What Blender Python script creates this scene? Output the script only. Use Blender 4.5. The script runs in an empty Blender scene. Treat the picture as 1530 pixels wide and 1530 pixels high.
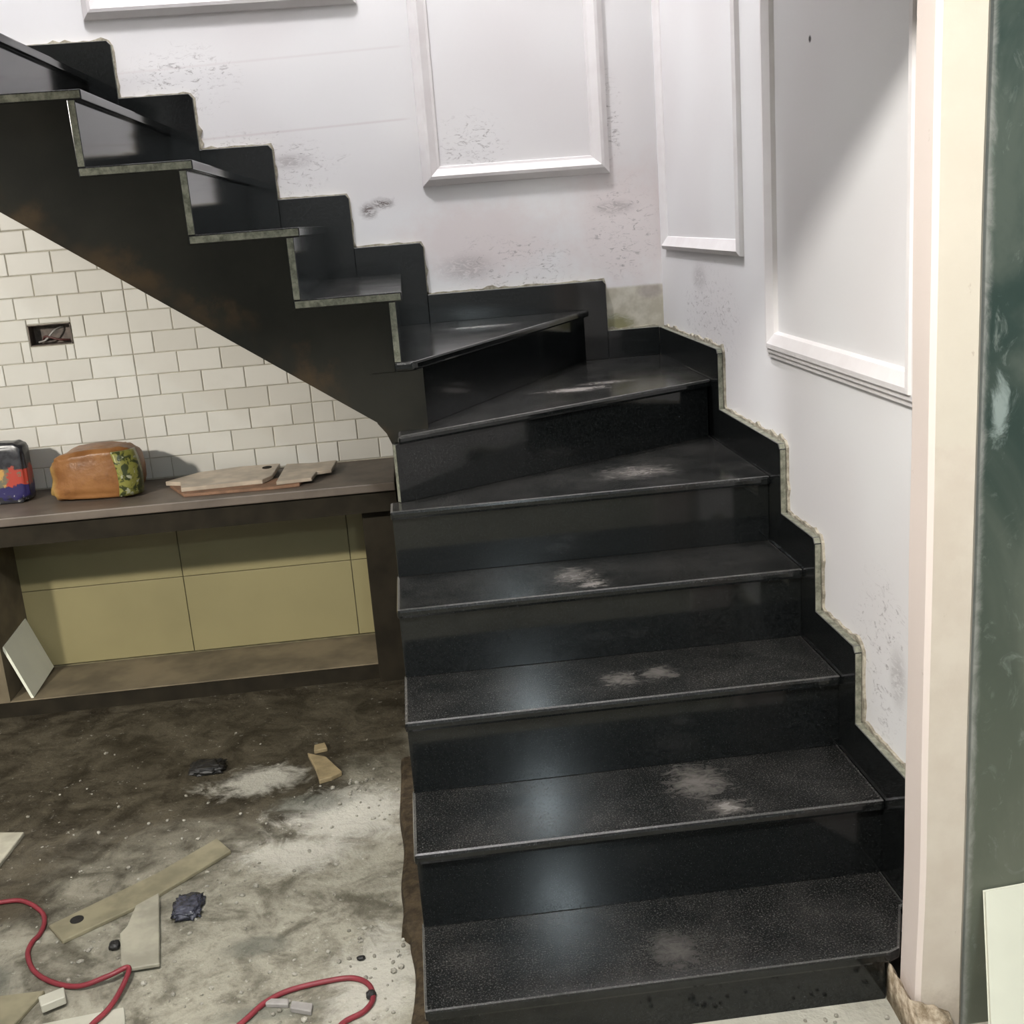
import bpy, bmesh, math, random
from mathutils import Vector, Matrix, noise

rnd = random.Random(7)
scene = bpy.context.scene
col = scene.collection

# ------------------------------------------------------------------ camera, world, lights, exposure
cam_d = bpy.data.cameras.new('camera')
cam_d.sensor_width = 36.0
cam_d.sensor_fit = 'HORIZONTAL'
cam_d.lens = 36.0 * 1700.914 / 1530.0
cam_d.clip_start = 0.02
cam = bpy.data.objects.new('camera', cam_d)
col.objects.link(cam)
cam.matrix_world = Matrix(((0.992638, 0.0958056, -0.0741025, 0.0893732),
                           (-0.0956015, 0.2441082, -0.9650241, -1.7423831),
                           (-0.0743657, 0.9650039, 0.2514702, 1.5192701),
                           (0, 0, 0, 1)))
scene.camera = cam

world = bpy.data.worlds.new('world')
world.use_nodes = True
world.node_tree.nodes['Background'].inputs[0].default_value = (0.8, 0.85, 0.9, 1)
world.node_tree.nodes['Background'].inputs[1].default_value = 0.02
scene.world = world

scene.view_settings.view_transform = 'Standard'
scene.view_settings.look = 'None'
scene.view_settings.gamma = 1.0
scene.view_settings.use_curve_mapping = False
scene.view_settings.exposure = 0.0
scene.cycles.use_adaptive_sampling = True
scene.cycles.adaptive_threshold = 0.06
scene.cycles.max_bounces = 5
scene.cycles.diffuse_bounces = 3
scene.cycles.glossy_bounces = 3

# lamps of the place: (x, y, z, watts, radius, colour, label)
LAMPS = [
    (-0.52, 1.15, 4.55, 275.0, 0.10, (0.985, 0.97, 1.0), 'white bulb lamp hanging high in the stairwell'),
    (-0.38, -1.35, 2.62, 245.0, 0.07, (1.0, 0.97, 0.925), 'warm white bulb lamp on the ceiling above the viewer'),
    (0.63, -3.40, 2.60, 85.0, 0.06, (0.80, 0.94, 1.0), 'cool white bulb lamp at the far end of the ceiling'),
    (-2.20, -0.45, 2.05, 290.0, 0.08, (1.0, 0.95, 0.86), 'unseen work lamp, its round shade added to confine the light to the tiled wall'),
]

# ------------------------------------------------------------------ measured layout (metres)
H = 0.17            # riser height
G = 0.2335          # going, lower flight
G2 = 0.2265         # going, upper flight
W = 0.940           # right end of treads (face of the right skirting)
WX = 0.962          # right wall face
YF = 1.0816         # front face of the upper flight
YB = 2.1285         # back skirting face / tile face
WY = 2.150          # back wall face
X8 = 0.0785         # first nosing of upper flight
N6 = ((0.036, 1.003), (W, 1.470))
N7 = ((0.0987, 1.0816), (0.700, YB))
FZ = 0.06           # floor level
SK = 0.0944         # skirting height above tread
SKO = 0.075         # skirting runs this far ahead of the nosing
CZ = 0.745          # counter top
CEIL = 2.80
KMAX = 12


# ------------------------------------------------------------------ helpers
def link(o, parent=None):
    col.objects.link(o)
    if parent is not None:
        o.parent = parent
    return o


def tag(o, label=None, cat=None, group=None, kind=None):
    if label: o['label'] = label
    if cat: o['category'] = cat
    if group: o['group'] = group
    if kind: o['kind'] = kind
    return o


def empty(name, loc=(0, 0, 0)):
    o = bpy.data.objects.new(name, None)
    o.location = loc
    o.empty_display_size = 0.05
    return link(o)


def finish(name, bm, mats, parent=None, smooth=False, bevel=0.0, seg=2):
    if bevel > 0:
        bmesh.ops.remove_doubles(bm, verts=bm.verts, dist=1e-6)
        es = [e for e in bm.edges if len(e.link_faces) == 2 and e.calc_face_angle(0) > 0.5]
        bmesh.ops.bevel(bm, geom=es, offset=bevel, segments=seg, affect='EDGES', profile=0.6, clamp_overlap=True)
    bmesh.ops.recalc_face_normals(bm, faces=bm.faces)
    me = bpy.data.meshes.new(name)
    bm.to_mesh(me)
    bm.free()
    if not isinstance(mats, (list, tuple)):
        mats = [mats]
    for m in mats:
        me.materials.append(m)
    if smooth:
        me.polygons.foreach_set('use_smooth', [True] * len(me.polygons))
    o = bpy.data.objects.new(name, me)
    if parent is not None:
        link(o, parent)
        if any(abs(v) > 0 for v in parent.location):
            o.matrix_parent_inverse = Matrix.Translation(-Vector(parent.location))
    else:
        link(o)
    return o


def add_box(bm, x0, x1, y0, y1, z0, z1, mi=0):
    vs = [bm.verts.new(p) for p in ((x0, y0, z0), (x1, y0, z0), (x1, y1, z0), (x0, y1, z0),
                                    (x0, y0, z1), (x1, y0, z1), (x1, y1, z1), (x0, y1, z1))]
    for f in ((3, 2, 1, 0), (4, 5, 6, 7), (0, 1, 5, 4), (1, 2, 6, 5), (2, 3, 7, 6), (3, 0, 4, 7)):
        bm.faces.new([vs[i] for i in f]).material_index = mi
    return vs


def add_prism(bm, poly, fn, a, b, mi=0):
    """poly: 2D points; fn(p, t) -> 3D; t runs a..b"""
    A = [bm.verts.new(fn(p, a)) for p in poly]
    B = [bm.verts.new(fn(p, b)) for p in poly]
    n = len(poly)
    bm.faces.new(A[::-1]).material_index = mi
    bm.faces.new(B).material_index = mi
    for i in range(n):
        bm.faces.new((A[i], A[(i + 1) % n], B[(i + 1) % n], B[i])).material_index = mi


def FXY(p, t): return (p[0], p[1], t)
def FYZ(p, t): return (t, p[0], p[1])
def FXZ(p, t): return (p[0], t, p[1])


def box(name, x0, x1, y0, y1, z0, z1, mat, parent=None, bevel=0.0):
    bm = bmesh.new()
    add_box(bm, x0, x1, y0, y1, z0, z1)
    return finish(name, bm, mat, parent, bevel=bevel)


def prism(name, poly, fn, a, b, mat, parent=None, bevel=0.0):
    bm = bmesh.new()
    add_prism(bm, poly, fn, a, b)
    return finish(name, bm, mat, parent, bevel=bevel)


def tube(name, pts, r, mat, parent=None, sides=8):
    """smooth tube through points (Catmull-Rom)"""
    P = [Vector(p) for p in pts]
    path = []
    for i in range(len(P) - 1):
        p0, p1, p2, p3 = P[max(i - 1, 0)], P[i], P[i + 1], P[min(i + 2, len(P) - 1)]
        for j in range(6):
            t = j / 6
            path.append(0.5 * ((2 * p1) + (p2 - p0) * t + (2 * p0 - 5 * p1 + 4 * p2 - p3) * t * t + (-p0 + 3 * p1 - 3 * p2 + p3) * t ** 3))
    path.append(P[-1])
    bm = bmesh.new()
    rings = []
    for i, c in enumerate(path):
        d = (path[min(i + 1, len(path) - 1)] - path[max(i - 1, 0)]).normalized()
        u = d.cross(Vector((0, 0, 1)))
        if u.length < 1e-3: u = d.cross(Vector((1, 0, 0)))
        u.normalize()
        v = u.cross(d)
        rings.append([bm.verts.new(c + r * (math.cos(a) * u + math.sin(a) * v)) for a in [2 * math.pi * k / sides for k in range(sides)]])
    for a, b in zip(rings, rings[1:]):
        for k in range(sides):
            bm.faces.new((a[k], a[(k + 1) % sides], b[(k + 1) % sides], b[k]))
    bm.faces.new(rings[0][::-1]); bm.faces.new(rings[-1])
    return finish(name, bm, mat, parent, smooth=True)


# ------------------------------------------------------------------ materials
class NT:
    def __init__(s, name):
        s.m = bpy.data.materials.new(name)
        s.m.use_nodes = True
        s.t = s.m.node_tree
        s.b = s.t.nodes['Principled BSDF']
        s.pos = s.t.nodes.new('ShaderNodeNewGeometry').outputs['Position']

    def n(s, typ, **kw):
        nd = s.t.nodes.new(typ)
        for k, v in kw.items():
            setattr(nd, k, v)
        return nd

    def put(s, sock, v):
        if isinstance(v, bpy.types.NodeSocket):
            s.t.links.new(v, sock)
        else:
            sock.default_value = v

    def math(s, op, a, b=0.0, c=0.0, clamp=False):
        nd = s.n('ShaderNodeMath', operation=op, use_clamp=clamp)
        s.put(nd.inputs[0], a); s.put(nd.inputs[1], b); s.put(nd.inputs[2], c)
        return nd.outputs[0]

    def noise(s, scale, detail=4.0, rough=0.55, vec=None, dist=0.0):
        nd = s.n('ShaderNodeTexNoise')
        s.put(nd.inputs['Vector'], vec if vec is not None else s.pos)
        nd.inputs['Scale'].default_value = scale
        nd.inputs['Detail'].default_value = detail
        nd.inputs['Roughness'].default_value = rough
        nd.inputs['Distortion'].default_value = dist
        return nd.outputs['Fac']

    def scaled(s, sc):
        nd = s.n('ShaderNodeVectorMath', operation='MULTIPLY')
        s.put(nd.inputs[0], s.pos); nd.inputs[1].default_value = sc
        return nd.outputs[0]

    def ramp(s, fac, lo, hi, a=0.0, b=1.0):
        nd = s.n('ShaderNodeMapRange', interpolation_type='SMOOTHSTEP')
        s.put(nd.inputs['Value'], fac)
        nd.inputs['From Min'].default_value = lo; nd.inputs['From Max'].default_value = hi
        nd.inputs['To Min'].default_value = a; nd.inputs['To Max'].default_value = b
        return nd.outputs['Result']

    def mix(s, fac, a, b):
        nd = s.n('ShaderNodeMix', data_type='RGBA')
        s.put(nd.inputs[0], fac)
        s.put(nd.inputs[6], a if isinstance(a, bpy.types.NodeSocket) else (*a, 1))
        s.put(nd.inputs[7], b if isinstance(b, bpy.types.NodeSocket) else (*b, 1))
        return nd.outputs[2]

    def xyz(s):
        nd = s.n('ShaderNodeSeparateXYZ')
        s.put(nd.inputs[0], s.pos)
        return nd.outputs

    def blob(s, c, r, wob=0.5, nz=None, soft=0.35):
        """soft irregular patch about c with radii r (0 radius = ignore that axis)"""
        sub = s.n('ShaderNodeVectorMath', operation='SUBTRACT')
        s.put(sub.inputs[0], s.pos); sub.inputs[1].default_value = c
        mul = s.n('ShaderNodeVectorMath', operation='MULTIPLY')
        s.put(mul.inputs[0], sub.outputs[0]); mul.inputs[1].default_value = [1 / v if v else 0 for v in r]
        ln = s.n('ShaderNodeVectorMath', operation='LENGTH')
        s.put(ln.inputs[0], mul.outputs[0])
        d = ln.outputs['Value']
        if nz is not None:
            d = s.math('ADD', d, s.math('MULTIPLY', s.math('SUBTRACT', nz, 0.5), wob * 2))
        return s.ramp(d, 1.05, soft)

    def maxof(s, L):
        r = L[0]
        for v in L[1:]:
            r = s.math('MAXIMUM', r, v)
        return r

    def bump(s, h, strength=0.3, dist=0.01):
        nd = s.n('ShaderNodeBump')
        nd.inputs['Strength'].default_value = strength
        nd.inputs['Distance'].default_value = dist
        s.put(nd.inputs['Height'], h)
        s.t.links.new(nd.outputs[0], s.b.inputs['Normal'])

    def out(s, color, rough=0.6, spec=None, metal=None):
        s.put(s.b.inputs['Base Color'], color if isinstance(color, bpy.types.NodeSocket) else (*color, 1))
        s.put(s.b.inputs['Roughness'], rough)
        if spec is not None: s.b.inputs['Specular IOR Level'].default_value = spec
        if metal is not None: s.b.inputs['Metallic'].default_value = metal
        return s.m


def simple(name, c, rough=0.6, var=0.25, scale=18, bump=0.15, spec=None):
    t = NT(name)
    nz = t.noise(scale, 3)
    lo = tuple(v * (1 - var) for v in c); hi = tuple(min(1, v * (1 + var)) for v in c)
    if bump: t.bump(t.noise(scale * 3, 2), bump, 0.004)
    return t.out(t.mix(t.ramp(nz, 0.3, 0.7), lo, hi), rough, spec)


def mat_granite():
    t = NT('black_granite')
    sp = t.noise(420, 2, 0.6)
    sp2 = t.noise(160, 3, 0.7)
    base = t.mix(t.ramp(sp2, 0.35, 0.7), (0.0035, 0.004, 0.004), (0.012, 0.0135, 0.0135))
    base = t.mix(t.math('MULTIPLY', t.ramp(sp, 0.62, 0.74), 0.30), base, (0.14, 0.145, 0.145))
    nrm = t.n('ShaderNodeNewGeometry').outputs['Normal']
    sx = t.n('ShaderNodeSeparateXYZ'); t.put(sx.inputs[0], nrm)
    up = t.ramp(sx.outputs[2], 0.3, 0.8)
    nz = t.noise(9, 3, 0.65)
    nf = t.noise(26, 4, 0.72, t.scaled((1, 1.6, 1)), 1.2)
    # dusty footprints, plus painted wall reflections on the winder treads (tread centre x, y, z)
    spots = [((0.316, 1.849, 1.19), (0.13, 0.05, 0.03), 0.55), ((0.55, 1.50, 1.02), (0.10, 0.045, 0.03), 0.9),
             ((0.66, 1.585, 1.02), (0.10, 0.04, 0.03), 0.5), ((0.64, 1.116, 0.85), (0.11, 0.09, 0.03), 0.42),
             ((0.42, 0.82, 0.68), (0.06, 0.08, 0.03), 0.42), ((0.455, 0.75, 0.68), (0.04, 0.03, 0.03), 0.75),
             ((0.476, 0.578, 0.51), (0.05, 0.05, 0.03), 0.35), ((0.569, 0.59, 0.51), (0.05, 0.05, 0.03), 0.32),
             ((0.60, 0.40, 0.34), (0.075, 0.085, 0.03), 0.38), ((0.635, 0.28, 0.34), (0.05, 0.035, 0.03), 0.45),
             ((0.473, 0.083, 0.17), (0.06, 0.07, 0.03), 0.2)]
    dust_sheen = t.maxof([t.math('MULTIPLY', t.blob(c, tuple(q * 1.25 for q in r), 0.95, nf, -0.1), w * 0.75) for c, r, w in spots])
    film = t.math('MULTIPLY', t.ramp(nz, 0.25, 0.85), 0.05)
    film = t.math('ADD', film, t.math('MULTIPLY', t.ramp(t.noise(300, 2), 0.52, 0.74), 0.13))
    dust_sheen = t.math('MULTIPLY', t.math('MAXIMUM', dust_sheen, film), up)
    c = t.mix(dust_sheen, base, (0.48, 0.44, 0.40))
    nose = t.math('MULTIPLY', t.math('MULTIPLY', t.ramp(sx.outputs[2], 0.25, 0.45), t.ramp(sx.outputs[2], 0.985, 0.93)), t.ramp(nf, 0.2, 0.6, 0.10, 0.26))  # dusty worn nosing, paled further to paint the highlight along its edge
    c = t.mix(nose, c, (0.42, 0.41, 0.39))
    rough = t.math('ADD', t.math('MULTIPLY', nz, 0.03), t.math('ADD', t.math('ADD', 0.085, t.math('MULTIPLY', up, 0.06)), t.math('MULTIPLY', dust_sheen, 0.4)))
    return t.out(c, rough, 0.5)


def mat_wall(name, back):
    """white painted plaster with pink undertone, scuffs and bare patches"""
    t = NT(name)
    x, y, z = t.xyz()
    n2 = t.noise(14, 3, 0.65)
    st = t.noise(26, 4, 0.75, t.scaled((1, 1, 2.2)), 1.5)
    c = t.mix(t.ramp(t.noise(2.2, 1), 0.3, 0.7), (0.80, 0.775, 0.77), (0.845, 0.835, 0.83))
    if back:
        pink = t.maxof([t.blob((0.85, WY, 1.45), (0.30, 0.3, 0.28), 0.4, n2), t.blob((0.35, WY, 1.45), (0.35, 0.3, 0.16), 0.4, n2)])
        c = t.mix(t.math('MULTIPLY', pink, 0.55), c, (0.76, 0.645, 0.62))
        # filler lines across the back wall
        for zz, w in ((1.835, 0.25), (2.055, 0.15)):
            ln = t.ramp(t.math('ABSOLUTE', t.math('SUBTRACT', t.math('ADD', z, t.math('MULTIPLY', t.math('SUBTRACT', x, -0.2), -0.03)), zz)), 0.006, 0.0)
            c = t.mix(t.math('MULTIPLY', ln, t.ramp(x, 0.17, 0.12, 0.0, w)), c, (0.52, 0.40, 0.40))
    # zones where scuffs gather, and single smears
    if back:
        Z = [((0.34, WY, 1.75), (0.14, 0.3, 0.12)), ((0.45, WY, 1.33), (0.24, 0.3, 0.16)), ((0.83, WY, 1.45), (0.14, 0.3, 0.20)),
             ((-0.35, WY, 1.72), (0.30, 0.3, 0.14)), ((-0.55, WY, 2.0), (0.22, 0.3, 0.12)), ((0.80, WY, 1.80), (0.06, 0.3, 0.18))]
        S = [((-0.005, WY, 1.568), (0.036, 0.2, 0.032), 1.0), ((0.040, WY, 1.588), (0.050, 0.2, 0.022), 1.0),
             ((-0.24, WY, 1.74), (0.09, 0.2, 0.03), 0.45), ((0.81, WY, 1.52), (0.09, 0.2, 0.03), 0.45), ((0.30, WY, 1.36), (0.12, 0.2, 0.06), 0.4)]
    else:
        Z = [((WX, 1.55, 1.18), (0.3, 0.35, 0.18)), ((WX, 0.30, 0.62), (0.3, 0.16, 0.20))]
        S = [((WX, 1.65, 1.30), (0.2, 0.10, 0.05), 0.35), ((WX, 0.23, 0.60), (0.2, 0.05, 0.08), 0.4)]
    zones = t.maxof([t.blob(a, b, 0.5, n2) for a, b in Z])
    scuff = t.math('MULTIPLY', t.math('MULTIPLY', t.ramp(st, 0.53, 0.70), zones), 0.7)
    smear = t.maxof([t.math('MULTIPLY', t.blob(a, b, 0.9, st), w) for a, b, w in S])
    scuff = t.math('MAXIMUM', scuff, t.math('MULTIPLY', smear, t.ramp(st, 0.40, 0.56, 0.25, 1.0)))
    c = t.mix(scuff, c, (0.20, 0.17, 0.16))
    if back:
        # bare plaster in the corner above the winder
        bare = t.math('MULTIPLY', t.ramp(z, 1.262, 1.25), t.ramp(x, 0.70, 0.74))
        c = t.mix(bare, c, t.mix(t.ramp(n2, 0.35, 0.65), (0.50, 0.46, 0.36), (0.66, 0.62, 0.52)))
        c = t.mix(t.math('MULTIPLY', t.blob((0.80, WY, 1.13), (0.07, 0.2, 0.045), 0.6, st), 0.8), c, (0.20, 0.19, 0.07))
        c = t.mix(t.math('MULTIPLY', t.blob((0.92, WY, 1.235), (0.06, 0.2, 0.03), 0.4, n2), 0.55), c, (0.33, 0.27, 0.26))
    else:
        dot = t.maxof([t.blob((WX, 0.690, 1.823), (0.05, 0.009, 0.009), 0.3, st), t.blob((WX, 1.23, 1.42), (0.05, 0.012, 0.008), 0.3, st)])
        c = t.mix(dot, c, (0.05, 0.045, 0.04))
    return t.out(c, 0.55, 0.35)


def mat_trim():
    t = NT('moulding_paint')
    n2 = t.noise(14, 5)
    return t.out(t.mix(t.ramp(n2, 0.3, 0.7), (0.80, 0.76, 0.75), (0.845, 0.815, 0.805)), 0.45, 0.4)


def mat_floor():
    t = NT('dirty_cement_floor')
    x, y, z = t.xyz()
    n1 = t.noise(2.6, 4, 0.6, None, 0.6); n2 = t.noise(9, 5, 0.65, None, 0.8); n3 = t.noise(60, 2, 0.7); n4 = t.noise(24, 4, 0.7)
    light = t.mix(t.ramp(t.math('ADD', t.math('MULTIPLY', n2, 0.65), t.math('MULTIPLY', n4, 0.35)), 0.36, 0.60), (0.115, 0.105, 0.076), (0.36, 0.34, 0.268))
    light = t.mix(t.math('MULTIPLY', t.ramp(n4, 0.55, 0.72), 0.6), light, (0.10, 0.092, 0.068))
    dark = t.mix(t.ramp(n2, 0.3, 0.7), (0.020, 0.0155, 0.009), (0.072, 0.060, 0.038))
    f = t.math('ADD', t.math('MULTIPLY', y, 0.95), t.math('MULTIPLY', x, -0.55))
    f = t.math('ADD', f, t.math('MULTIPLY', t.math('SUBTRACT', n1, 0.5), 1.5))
    darker = t.ramp(f, 0.72, 1.42)  # darker brown towards the counter, broken up by noise
    c = t.mix(darker, light, dark)
    # pale plaster spill
    nz = t.noise(11, 7, 0.72, None, 1.0)
    spill = t.maxof([t.blob((-0.17, 0.95, FZ), (0.22, 0.17, 1), 1.1, nz), t.blob((-0.30, 0.78, FZ), (0.2, 0.10, 1), 1.1, nz),
                     t.blob((-0.45, 1.18, FZ), (0.16, 0.10, 1), 1.1, nz), t.blob((-0.10, 0.25, FZ), (0.12, 0.2, 1), 1.1, nz),
                     t.blob((0.60, -0.06, FZ), (0.55, 0.20, 1), 0.6, nz)])
    c = t.mix(t.math('MULTIPLY', spill, 0.75), c, (0.52, 0.50, 0.43))
    oil = t.maxof([t.blob((-0.28, 1.02, FZ), (0.13, 0.07, 1), 0.6, nz), t.blob((-0.36, 0.42, FZ), (0.09, 0.05, 1), 0.6, nz),
                   t.blob((-0.32, 0.20, FZ), (0.14, 0.04, 1), 0.6, nz), t.blob((-0.95, 0.40, FZ), (0.13, 0.09, 1), 0.6, nz)])
    c = t.mix(t.math('MULTIPLY', oil, 0.6), c, (0.10, 0.105, 0.085))
    fleck = t.ramp(t.noise(75, 3, 0.6), 0.66, 0.72)
    c = t.mix(t.math('MULTIPLY', fleck, 0.3), c, (0.72, 0.70, 0.62))
    fl2 = t.ramp(t.noise(48, 3, 0.6), 0.69, 0.74)
    c = t.mix(t.math('MULTIPLY', fl2, 0.8), c, (0.06, 0.055, 0.045))
    h = t.math('ADD', t.math('MULTIPLY', n4, 0.6), t.math('MULTIPLY', n3, 0.4))
    t.bump(h, 0.55, 0.015)
    return t.out(c, t.ramp(n2, 0.3, 0.7, 0.5, 0.85), 0.35)


def mat_tile():
    t = NT('glazed_brick_tile')
    oi = t.n('ShaderNodeObjectInfo').outputs['Random']
    c = t.mix(oi, (0.64, 0.615, 0.56), (0.75, 0.73, 0.68))
    c = t.mix(t.math('MULTIPLY', t.ramp(t.noise(7, 4), 0.45, 0.75), 0.25), c, (0.55, 0.53, 0.48))
    return t.out(c, 0.32, 0.45)


def mat_stringer():
    t = NT('dark_stringer_paint')
    x, y, z = t.xyz()
    n1 = t.noise(4, 5, 0.6); n2 = t.noise(16, 5, 0.65)
    c = t.mix(t.ramp(n1, 0.3, 0.7), (0.009, 0.009, 0.0063), (0.018, 0.0172, 0.0125))
    # rusty wear along the lower edge of the soffit
    d = t.math('SUBTRACT', t.math('ADD', z, t.math('MULTIPLY', x, 0.70)), 1.037)
    d = t.math('ADD', d, t.math('MULTIPLY', t.math('SUBTRACT', n2, 0.5), 0.25))
    edge = t.math('MULTIPLY', t.ramp(d, 0.10, 0.0), t.ramp(t.noise(5, 3), 0.42, 0.62))
    c = t.mix(t.math('MULTIPLY', edge, 0.8), c, (0.060, 0.038, 0.018))
    t.bump(n2, 0.15, 0.006)
    return t.out(c, 0.65, 0.18)


def mat_green():
    t = NT('green_wall_paint')
    n1 = t.noise(3.2, 5, 0.6, t.scaled((1, 1, 0.6)), 1.2); n2 = t.noise(18, 6, 0.7, t.scaled((1, 1, 0.7)), 1.5)
    x, y, z = t.xyz()
    c = t.mix(t.ramp(n1, 0.38, 0.62), (0.022, 0.041, 0.034), (0.070, 0.088, 0.072))
    low = t.math('MULTIPLY', t.ramp(z, 1.25, 0.3), 0.45)  # paler towards the floor, painted in place of more light there
    c = t.mix(low, c, (0.22, 0.225, 0.165))
    c = t.mix(t.math('MULTIPLY', t.ramp(n2, 0.55, 0.74), 0.5), c, (0.27, 0.30, 0.27))
    c = t.mix(t.math('MULTIPLY', t.blob((0.985, -0.076, 1.17), (0.018, 0.1, 0.06), 1.2, n2), 0.45), c, (0.50, 0.58, 0.55))
    edge = t.math('MULTIPLY', t.ramp(t.math('ADD', x, t.math('MULTIPLY', t.math('SUBTRACT', n2, 0.5), 0.03)), 0.967, 0.950), 0.55)
    c = t.mix(edge, c, (0.46, 0.45, 0.42))
    t.bump(n2, 0.1, 0.006)
    return t.out(c, 0.42, 0.45)


def mat_post():
    t = NT('beige_post_plaster')
    x, y, z = t.xyz()
    n2 = t.noise(12, 5, 0.6); n3 = t.noise(50, 5, 0.7)
    c = t.mix(t.ramp(n2, 0.3, 0.7), (0.60, 0.52, 0.435), (0.655, 0.58, 0.49))
    # newer, yellower coat above a wavy edge
    ed = t.ramp(t.math('ADD', z, t.math('MULTIPLY', t.math('SUBTRACT', n2, 0.5), 0.06)), 1.115, 1.13)
    c = t.mix(t.math('MULTIPLY', ed, 0.6), c, (0.65, 0.59, 0.49))
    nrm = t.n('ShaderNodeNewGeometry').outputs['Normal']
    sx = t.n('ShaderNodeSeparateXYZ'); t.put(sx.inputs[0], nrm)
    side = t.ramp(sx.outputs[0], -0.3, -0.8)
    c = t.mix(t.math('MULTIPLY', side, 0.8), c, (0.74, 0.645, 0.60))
    speck = t.math('MULTIPLY', t.ramp(t.noise(32, 4, 0.7, t.scaled((1, 1, 0.6))), 0.68, 0.74), 0.5)
    c = t.mix(speck, c, (0.42, 0.34, 0.27))
    ft = t.math('MULTIPLY', t.ramp(t.math('ADD', z, t.math('MULTIPLY', t.math('SUBTRACT', n3, 0.5), 0.1)), 0.17, 0.08), 0.6)
    c = t.mix(ft, c, (0.35, 0.28, 0.21))
    t.bump(n3, 0.1, 0.005)
    return t.out(c, 0.6, 0.3)


def mat_mortar(name, a, b):
    t = NT(name)
    n2 = t.noise(40, 6, 0.7)
    t.bump(t.noise(90, 4), 0.6, 0.006)
    return t.out(t.mix(t.ramp(n2, 0.35, 0.65), a, b), 0.85, 0.2)


def mat_cut_edge():
    t = NT('raw_cut_stone_edge')
    n2 = t.noise(55, 5, 0.7)
    c = t.mix(t.ramp(n2, 0.3, 0.7), (0.11, 0.112, 0.082), (0.30, 0.30, 0.235))
    t.bump(t.noise(120, 4), 0.4, 0.003)
    return t.out(c, 0.7, 0.3)


M = dict(
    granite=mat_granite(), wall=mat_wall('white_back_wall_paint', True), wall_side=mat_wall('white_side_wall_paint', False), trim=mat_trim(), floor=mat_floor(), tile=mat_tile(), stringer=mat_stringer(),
    green=mat_green(), post=mat_post(), edge=mat_cut_edge(),
    grout=simple('tile_grout', (0.44, 0.41, 0.335), 0.85, 0.2, 20),
    mortar=mat_mortar('skirting_mortar', (0.24, 0.215, 0.165), (0.50, 0.46, 0.37)),
    tan=mat_mortar('tan_plaster_lump', (0.20, 0.15, 0.095), (0.48, 0.40, 0.30)),
    core=mat_mortar('brown_stair_side', (0.030, 0.022, 0.013), (0.075, 0.055, 0.032)),
    slab=simple('counter_stone', (0.125, 0.100, 0.080), 0.5, 0.2, 9, 0.1),
    slab_dark=simple('counter_edge_stone', (0.018, 0.0145, 0.009), 0.75, 0.25, 12, 0.1, 0.15),
    cream=simple('cream_tile', (0.245, 0.212, 0.105), 0.45, 0.07, 3, 0.0),
    cream_joint=simple('cream_joint', (0.14, 0.12, 0.065), 0.8),
    ledge=simple('ledge_cement', (0.135, 0.108, 0.066), 0.8, 0.3, 7, 0.3),
    room=simple('room_paint', (0.42, 0.42, 0.42), 0.7, 0.06, 2, 0.0),
    ceil=simple('ceiling_paint', (0.50, 0.50, 0.50), 0.8, 0.04, 2, 0.0),
    board=simple('pale_plywood', (0.215, 0.192, 0.122), 0.75, 0.2, 14),
    offcut=simple('cream_tile_offcut', (0.335, 0.315, 0.245), 0.6, 0.2, 16),
    white=simple('white_scrap', (0.45, 0.435, 0.36), 0.6, 0.12, 10),
    leanboard=simple('white_fibre_board', (0.70, 0.70, 0.585), 0.6, 0.05, 5, 0.05),
    beige=simple('beige_scrap', (0.27, 0.21, 0.115), 0.7, 0.2, 30),
    marble=simple('pinkish_marble', (0.50, 0.415, 0.325), 0.35, 0.25, 11, 0.05),
    brick=simple('reddish_plank', (0.22, 0.12, 0.07), 0.7, 0.25, 20),
    cable=simple('red_cable', (0.21, 0.025, 0.034), 0.5, 0.1, 20, 0.0),
    plastic_dark=simple('dark_blue_plastic', (0.050, 0.052, 0.070), 0.25, 0.5, 60, 0.5, 0.6),
    black=simple('black_rubber', (0.015, 0.014, 0.013), 0.5, 0.2, 30),
    stone=mat_mortar('rubble_stone', (0.20, 0.185, 0.15), (0.42, 0.40, 0.34)),
    grey=simple('grey_stick', (0.33, 0.31, 0.29), 0.6, 0.15, 30),
    box_in=simple('socket_box_metal', (0.10, 0.075, 0.06), 0.6, 0.4, 40),
    wire=simple('socket_wire', (0.10, 0.04, 0.035), 0.5, 0.2, 40),
)

# ------------------------------------------------------------------ the setting
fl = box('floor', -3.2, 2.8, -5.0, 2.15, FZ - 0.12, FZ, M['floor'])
tag(fl, 'dirty grey cement floor strewn with rubble, dark brown towards the counter', 'floor', kind='structure')

wb = box('wall_back', -3.2, 1.15, WY, WY + 0.15, FZ - 0.1, 5.0, M['wall'])
tag(wb, 'white scuffed plaster wall behind the stairs', 'wall', kind='structure')
wr = box('wall_right', WX, WX + 0.12, 0.09, WY, FZ - 0.1, 5.0, M['wall_side'])
tag(wr, 'white plaster wall along the right side of the stairs', 'wall', kind='structure')
gw = box('wall_green', 0.944, 2.8, -0.076, -0.02, FZ - 0.1, CEIL, M['green'])
tag(gw, 'dark green smeared wall at the right edge', 'wall', kind='structure')

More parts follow.
